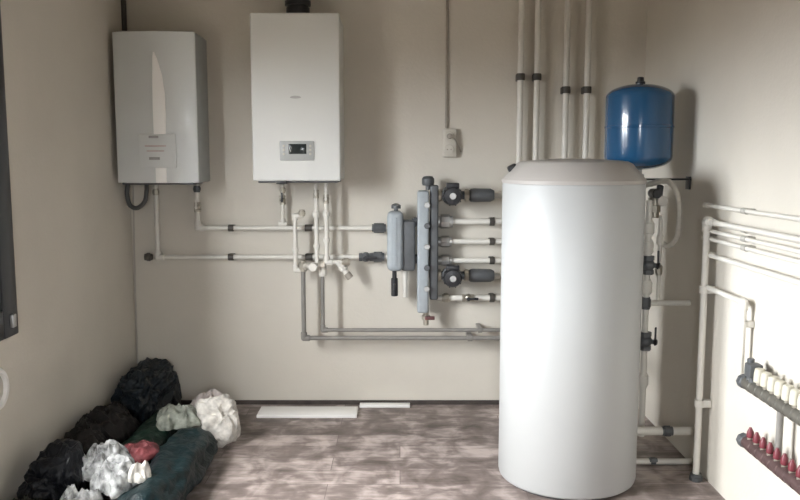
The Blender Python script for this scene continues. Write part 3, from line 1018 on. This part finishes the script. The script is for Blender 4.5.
tu, pu = rail(382, MANI, 'upper olive grey heating manifold rail with cream caps on the right wall')
y = pu.y - 0.115
while y > E_ + 0.04:
    st = MB().cyl((RX, y, pu.z + 0.015), (RX, y, pu.z + 0.035), 0.011, 12).build('valve_stem', BRASS, tu)
    MB().lathe([(0.014, 0), (0.020, 0.003), (0.020, 0.03), (0.017, 0.05), (0.010, 0.053)], Matrix.Translation((RX, y, pu.z + 0.03)), 20).build('valve_cap', CREAM, tu)
    y -= 0.052
yy = pu.y - 0.065
b = MB()
b.box((RX, yy, pu.z + 0.062), (0.05, 0.05, 0.05), 0.006)
b.cyl((RX, yy + 0.025, pu.z + 0.0), (RX, yy + 0.025, pu.z + 0.10), 0.013, 14, bev=0.002)
b.cyl((RX, yy, pu.z), (RX, yy, pu.z + 0.04), 0.016, 14)
b.build('air_vent', DGREY, tu)
tl, plw = rail(441, MANIR, 'lower brown red heating manifold rail with red caps on the right wall')
y = plw.y - 0.04
k = 0
while y > E_ + 0.04:
    MB().cyl((RX, y, plw.z + 0.015), (RX, y, plw.z + 0.03), 0.010, 12).build('valve_stem', BRASS, tl)
    MB().lathe([(0.011, 0), (0.013, 0.003), (0.012, 0.022), (0.006, 0.034), (0.005, 0.038)], Matrix.Translation((RX, y, plw.z + 0.028)), 16).build('red_cap', RED, tl)
    y -= 0.052
    k += 1
# upright link between rails
p = R(776, 430, RX)
tag(MB().cyl((RX + 0.012, p.y, plw.z + 0.018), (RX + 0.012, p.y, pu.z - 0.018), 0.0115, 14, bev=0.001).build('link_pipe', GPIPE), 'grey upright link pipe joining the upper and lower heating manifolds', 'pipe')

# floor level pipes right of the tank
fz = 0.165
a = G(640, 431, fz)
FYp = 3.52
a = W(636, 431, FYp)
bq = W(688, 431, FYp)
q = Pipe('low_pipe', 'white level pipe above the floor between tank and right wall riser', [[Vector((1.014, FYp, a.z)), Vector((XR - 0.002, FYp, a.z))]], 0.020)
q.union(Vector((W(667, 431, FYp).x, FYp, a.z)), X, 0.03, 0.026, DGREY)
a = W(636, 457, FYp)
q = Pipe('low_pipe', 'white pipe lying on the floor between tank and right wall riser', [[Vector((1.014, FYp, 0.0145)), Vector((XR - 0.002, FYp, 0.0145))]], 0.014)
q.union(Vector((W(653, 457, FYp).x, FYp, 0.018)), X, 0.025, 0.0175, DGREY)

# ================================================================== TRUNKING ON THE FLOOR
a, b = G(259, 418, 0.0), G(357.5, 406.5, 0.0)
l0 = G(357, 418, 0.0)
yc = (G(300, 418.5).y + G(300, 409).y) / 2
x0_, x1_ = W(259, 412, yc).x, W(357.5, 412, yc).x
dy = 0.13
m = MB().box(((x0_ + x1_) / 2, yc, 0.009), (x1_ - x0_, G(300, 409).y - G(300, 418.5).y - 0.01, 0.018), 0.003)
tag(m.build('plastic_trunking', TRUNK), 'wider white plastic length lying on the floor along the back wall', 'trunking')
x2_ = W(410, 408, YB - 0.035).x
tag(MB().box(((x1_ + 0.006 + x2_) / 2, YB - 0.045, 0.008), (x2_ - x1_ - 0.006, 0.05, 0.016), 0.003).build('plastic_trunking', TRUNK), 'thinner white plastic length lying on the floor against the back wall', 'trunking')

# round cover on the left wall, at the frame edge
d = ray(-6, 390)
p = CAM + d * (XL / d.x)
t = thing('wall_cover', 'pale round ring cover on the left wall below the dark window frame', 'wall cover', p - Z * 0.08)
RM = Matrix.Translation((XL, p.y, p.z)) @ Matrix.Rotation(math.pi / 2, 4, 'Y')
MB().lathe([(0.058, 0.0), (0.082, 0.0), (0.082, 0.012), (0.076, 0.02), (0.062, 0.02), (0.058, 0.012), (0.058, 0)], RM, 40).build('ring', TRUNK, t)
MB().lathe([(0.057, 0.0), (0.057, 0.006), (0.0, 0.008)], RM, 32).build('cover_disc', SOCK, t)


# ================================================================== PILE OF BAGS AND SHEETS
def crumple(name, c, s, m, label, cat, seed, amp=0.28, freq=2.2, rz=0.0, sub=5, rib=0.3, group='rubbish heaped along the left wall', tilt=None, flat=True):
    c = Vector(c)
    b = bmesh.new()
    bmesh.ops.create_icosphere(b, subdivisions=sub, radius=1)
    off = Vector((seed * 7.31, seed * 3.77, seed * 1.91))
    rot = Matrix.Rotation(rz, 4, 'Z')
    if tilt:
        rot = rot @ Matrix.Rotation(tilt[1], 4, tilt[0])
    for v in b.verts:
        p = v.co.copy()
        q = Vector((p.x * s[0], p.y * s[1], p.z * s[2]))
        q = q / 0.1 + off
        q += noise.noise_vector(q * 1.3) * 0.35
        d1, _ = noise.voronoi(q * 1.15)
        d2, _ = noise.voronoi(q * 2.6 + off)
        big = noise.noise(p * freq * 0.6 + off) * amp
        k = 1 + big + rib * (1.1 * (d1[1] - d1[0]) * -1 + 0.45) + rib * 0.45 * (0.3 - (d2[1] - d2[0]))
        # boxier than a ball
        pp = Vector([math.copysign(abs(x) ** 0.8, x) for x in p])
        p = pp * k
        p = Vector((p.x * s[0], p.y * s[1], p.z * s[2]))
        p = rot @ p + c
        if flat:
            p.z = max(p.z, 0.002 + 0.0 * p.z)
        p.x = max(p.x, XL + 0.004)
        p.y = min(p.y, YB - 0.012)
        v.co = p
    mb = MB()
    mb._add(b, Matrix())
    return tag(mb.build(name, m, smooth=24), label, cat, group)


def rumpled(name, c, w, d, h, m, label, cat, seed, rz=0.0, n=54, amp=0.5, drop=0.6):
    """a thin sheet of cloth or film crumpled into a heap: ridged folds, ragged outline, real thickness"""
    c = Vector(c)
    off = Vector((seed * 4.13, seed * 2.9, seed * 1.37))
    rot = Matrix.Rotation(rz, 3, 'Z')
    b = bmesh.new()
    g = []
    for i in range(n + 1):
        row = []
        for k in range(n + 1):
            u, v = i / n * 2 - 1, k / n * 2 - 1
            # square to disc, ragged edge
            du, dv = u * math.sqrt(max(0, 1 - v * v / 2)), v * math.sqrt(max(0, 1 - u * u / 2))
            rad = math.hypot(du, dv)
            an = math.atan2(dv, du)
            edge = 1 + 0.22 * noise.noise(Vector((math.cos(an) * 1.7, math.sin(an) * 1.7, seed)))
            p = Vector((du * w * edge, dv * d * edge, 0))
            q = p / 0.042 + off
            q += noise.noise_vector(q * 0.6) * 0.7
            r1 = 1 - abs(noise.noise(q * 0.55)) * 2.2
            r2 = 1 - abs(noise.noise(q * 1.2 + off)) * 2.2
            dome = math.sqrt(max(0, 1 - rad ** 2.4))
            z = h * (dome * (0.55 + amp * (0.65 * r1 + 0.35 * r2) * 0.8) - drop * 0.25 * rad ** 3 + 0.2 * amp * r2)
            p += Vector((noise.noise(q * 0.8), noise.noise(q * 0.8 + Vector((9, 3, 1))), 0)) * 0.022
            p.z = z
            p = rot @ p + c
            p.z = max(p.z, 0.004)
            p.x = max(p.x, XL + 0.008)
            p.y = min(p.y, YB - 0.016)
            row.append(b.verts.new(p))
        g.append(row)
    for i in range(n):
        for k in range(n):
            b.faces.new((g[i][k], g[i + 1][k], g[i + 1][k + 1], g[i][k + 1]))
    bmesh.ops.recalc_face_normals(b, faces=list(b.faces))
    lo = [[b.verts.new(v.co + Vector((0, 0, -0.004))) for v in row] for row in g]
    for i in range(n):
        for k in range(n):
            b.faces.new((lo[i][k], lo[i][k + 1], lo[i + 1][k + 1], lo[i + 1][k]))
    for i in range(n):
        for a_, c_2 in (((i, 0), (i + 1, 0)), ((i + 1, n), (i, n)), ((0, i + 1), (0, i)), ((n, i), (n, i + 1))):
            b.faces.new((g[a_[0]][a_[1]], lo[a_[0]][a_[1]], lo[c_2[0]][c_2[1]], g[c_2[0]][c_2[1]]))
    bmesh.ops.recalc_face_normals(b, faces=list(b.faces))
    mb = MB()
    mb._add(b, Matrix())
    return tag(mb.build(name, m, smooth=40), label, cat, 'rubbish heaped along the left wall')


def sheet_roll(name, p0, p1, r, m, label, seed):
    """a loosely rolled tarpaulin: spiral cross-section swept along an axis, sagging and creased"""
    p0, p1 = Vector(p0), Vector(p1)
    ax = (p1 - p0); L = ax.length; ax.normalize()
    side = ax.cross(Z).normalized()
    b = bmesh.new()
    nl, na = 46, 72
    off = Vector((seed * 5.1, seed * 2.7, 0))
    rows = []
    for i in range(nl + 1):
        u = i / nl
        row = []
        for k in range(na):
            a = 2 * math.pi * k / na
            rr = r * (1 + 0.03 * a / math.pi)
            n_ = noise.noise(Vector((u * L * 5, math.cos(a) * 1.6, math.sin(a) * 1.6)) + off)
            cr_ = 1 - abs(noise.noise(Vector((u * L * 13, math.cos(a) * 3, math.sin(a) * 3)) + off)) * 2
            d1, _v = noise.voronoi(Vector((u * L * 7, math.cos(a) * 1.3, math.sin(a) * 1.3)) + off)
            rr *= 1 + 0.2 * n_ + 0.06 * cr_ - 0.22 * (d1[1] - d1[0]) + 0.06
            ends = 1 - 0.35 * max(0, abs(u - 0.5) * 2 - 0.85) / 0.15
            rr *= ends
            p = p0 + ax * (u * L) + side * rr * 1.12 * math.cos(a) + Z * (rr * 0.92 * math.sin(a))
            p.z = max(p.z, 0.003)
            p.x = max(p.x, XL + 0.005)
            p.y = min(p.y, YB - 0.012)
            row.append(b.verts.new(p))
        rows.append(row)
    for a_, c_2 in zip(rows, rows[1:]):
        for k in range(na):
            j = (k + 1) % na
            b.faces.new((a_[k], a_[j], c_2[j], c_2[k]))
    b.faces.new(list(reversed(rows[0])))
    b.faces.new(rows[-1])
    bmesh.ops.recalc_face_normals(b, faces=list(b.faces))
    mb = MB()
    mb._add(b, Matrix())
    return tag(mb.build(name, m, smooth=55), label, 'tarpaulin', 'rubbish heaped along the left wall')


crumple('plastic_bag', (-1.385, 4.14, 0.12), (0.12, 0.26, 0.16), B_NAVY, 'blue black bag heaped in the far left corner against both walls', 'bag', 1, 0.35, rib=0.4)
rumpled('plastic_sheet', (-1.385, 3.50, 0.07), 0.13, 0.42, 0.27, B_BROWN, 'brown black crumpled sheet pressed along the left wall', 'sheet', 2, amp=0.18)
sheet_roll('tarpaulin_roll', (-1.20, 3.10, 0.085), (-1.165, 3.98, 0.08), 0.075, B_GREEN, 'dark green tarpaulin roll in the middle of the heap', 3)
sheet_roll('tarpaulin_roll', (-0.965, 2.72, 0.09), (-0.955, 3.62, 0.085), 0.088, B_TEAL, 'dark teal tarpaulin roll on the room side of the heap', 5)
crumple('plastic_bag', (-0.905, 3.79, 0.11), (0.085, 0.08, 0.115), B_WHITE, 'white crumpled bag at the right end of the heap near the back wall', 'bag', 7, 0.3, 2.0, rib=0.45)
rumpled('plastic_bag', (-1.00, 4.02, 0.06), 0.13, 0.10, 0.15, B_PALE, 'pale pinkish bag behind the white crumpled bag', 'bag', 8)
rumpled('plastic_bag', (-1.08, 3.70, 0.145), 0.10, 0.10, 0.085, B_GREY, 'grey green crumpled bag on top of the rolls left of the white bag', 'bag', 9)
rumpled('plastic_bag', (-1.11, 3.25, 0.155), 0.08, 0.095, 0.055, B_RED, 'dull red crumpled bag on top of the heap', 'bag', 10)
crumple('plastic_bag', (-1.355, 3.02, 0.10), (0.09, 0.15, 0.145), B_BLACK, 'shiny black bag left of the white rags', 'bag', 11, 0.35, rib=0.4)
rumpled('rag', (-1.205, 3.10, 0.15), 0.11, 0.10, 0.085, B_RAG, 'grey white rag heaped beside the shiny black bag', 'rag', 12, 0.4, amp=0.8)
rumpled('rag', (-1.11, 2.98, 0.14), 0.09, 0.10, 0.085, B_RAG, 'speckled grey rag at the near side of the heap below the red bag', 'rag', 13, 1.1, amp=0.8)
rumpled('paper_scrap', (-1.02, 2.95, 0.175), 0.045, 0.05, 0.06, B_WHITE, 'white crumpled paper standing on the teal roll', 'paper', 14, 0.3, amp=0.8)
rumpled('plastic_sheet', (-1.36, 2.66, 0.05), 0.15, 0.20, 0.15, bagmat('dark_olive_sheet', (0.02, 0.021, 0.013), 0.5, 0.6), 'dark olive sheet at the near end of the heap by the left wall', 'sheet', 15)
rumpled('rag', (-1.21, 2.84, 0.07), 0.10, 0.09, 0.10, B_RAG, 'flat grey rag at the near edge of the heap under the white rags', 'rag', 16, 0.8, amp=0.8)
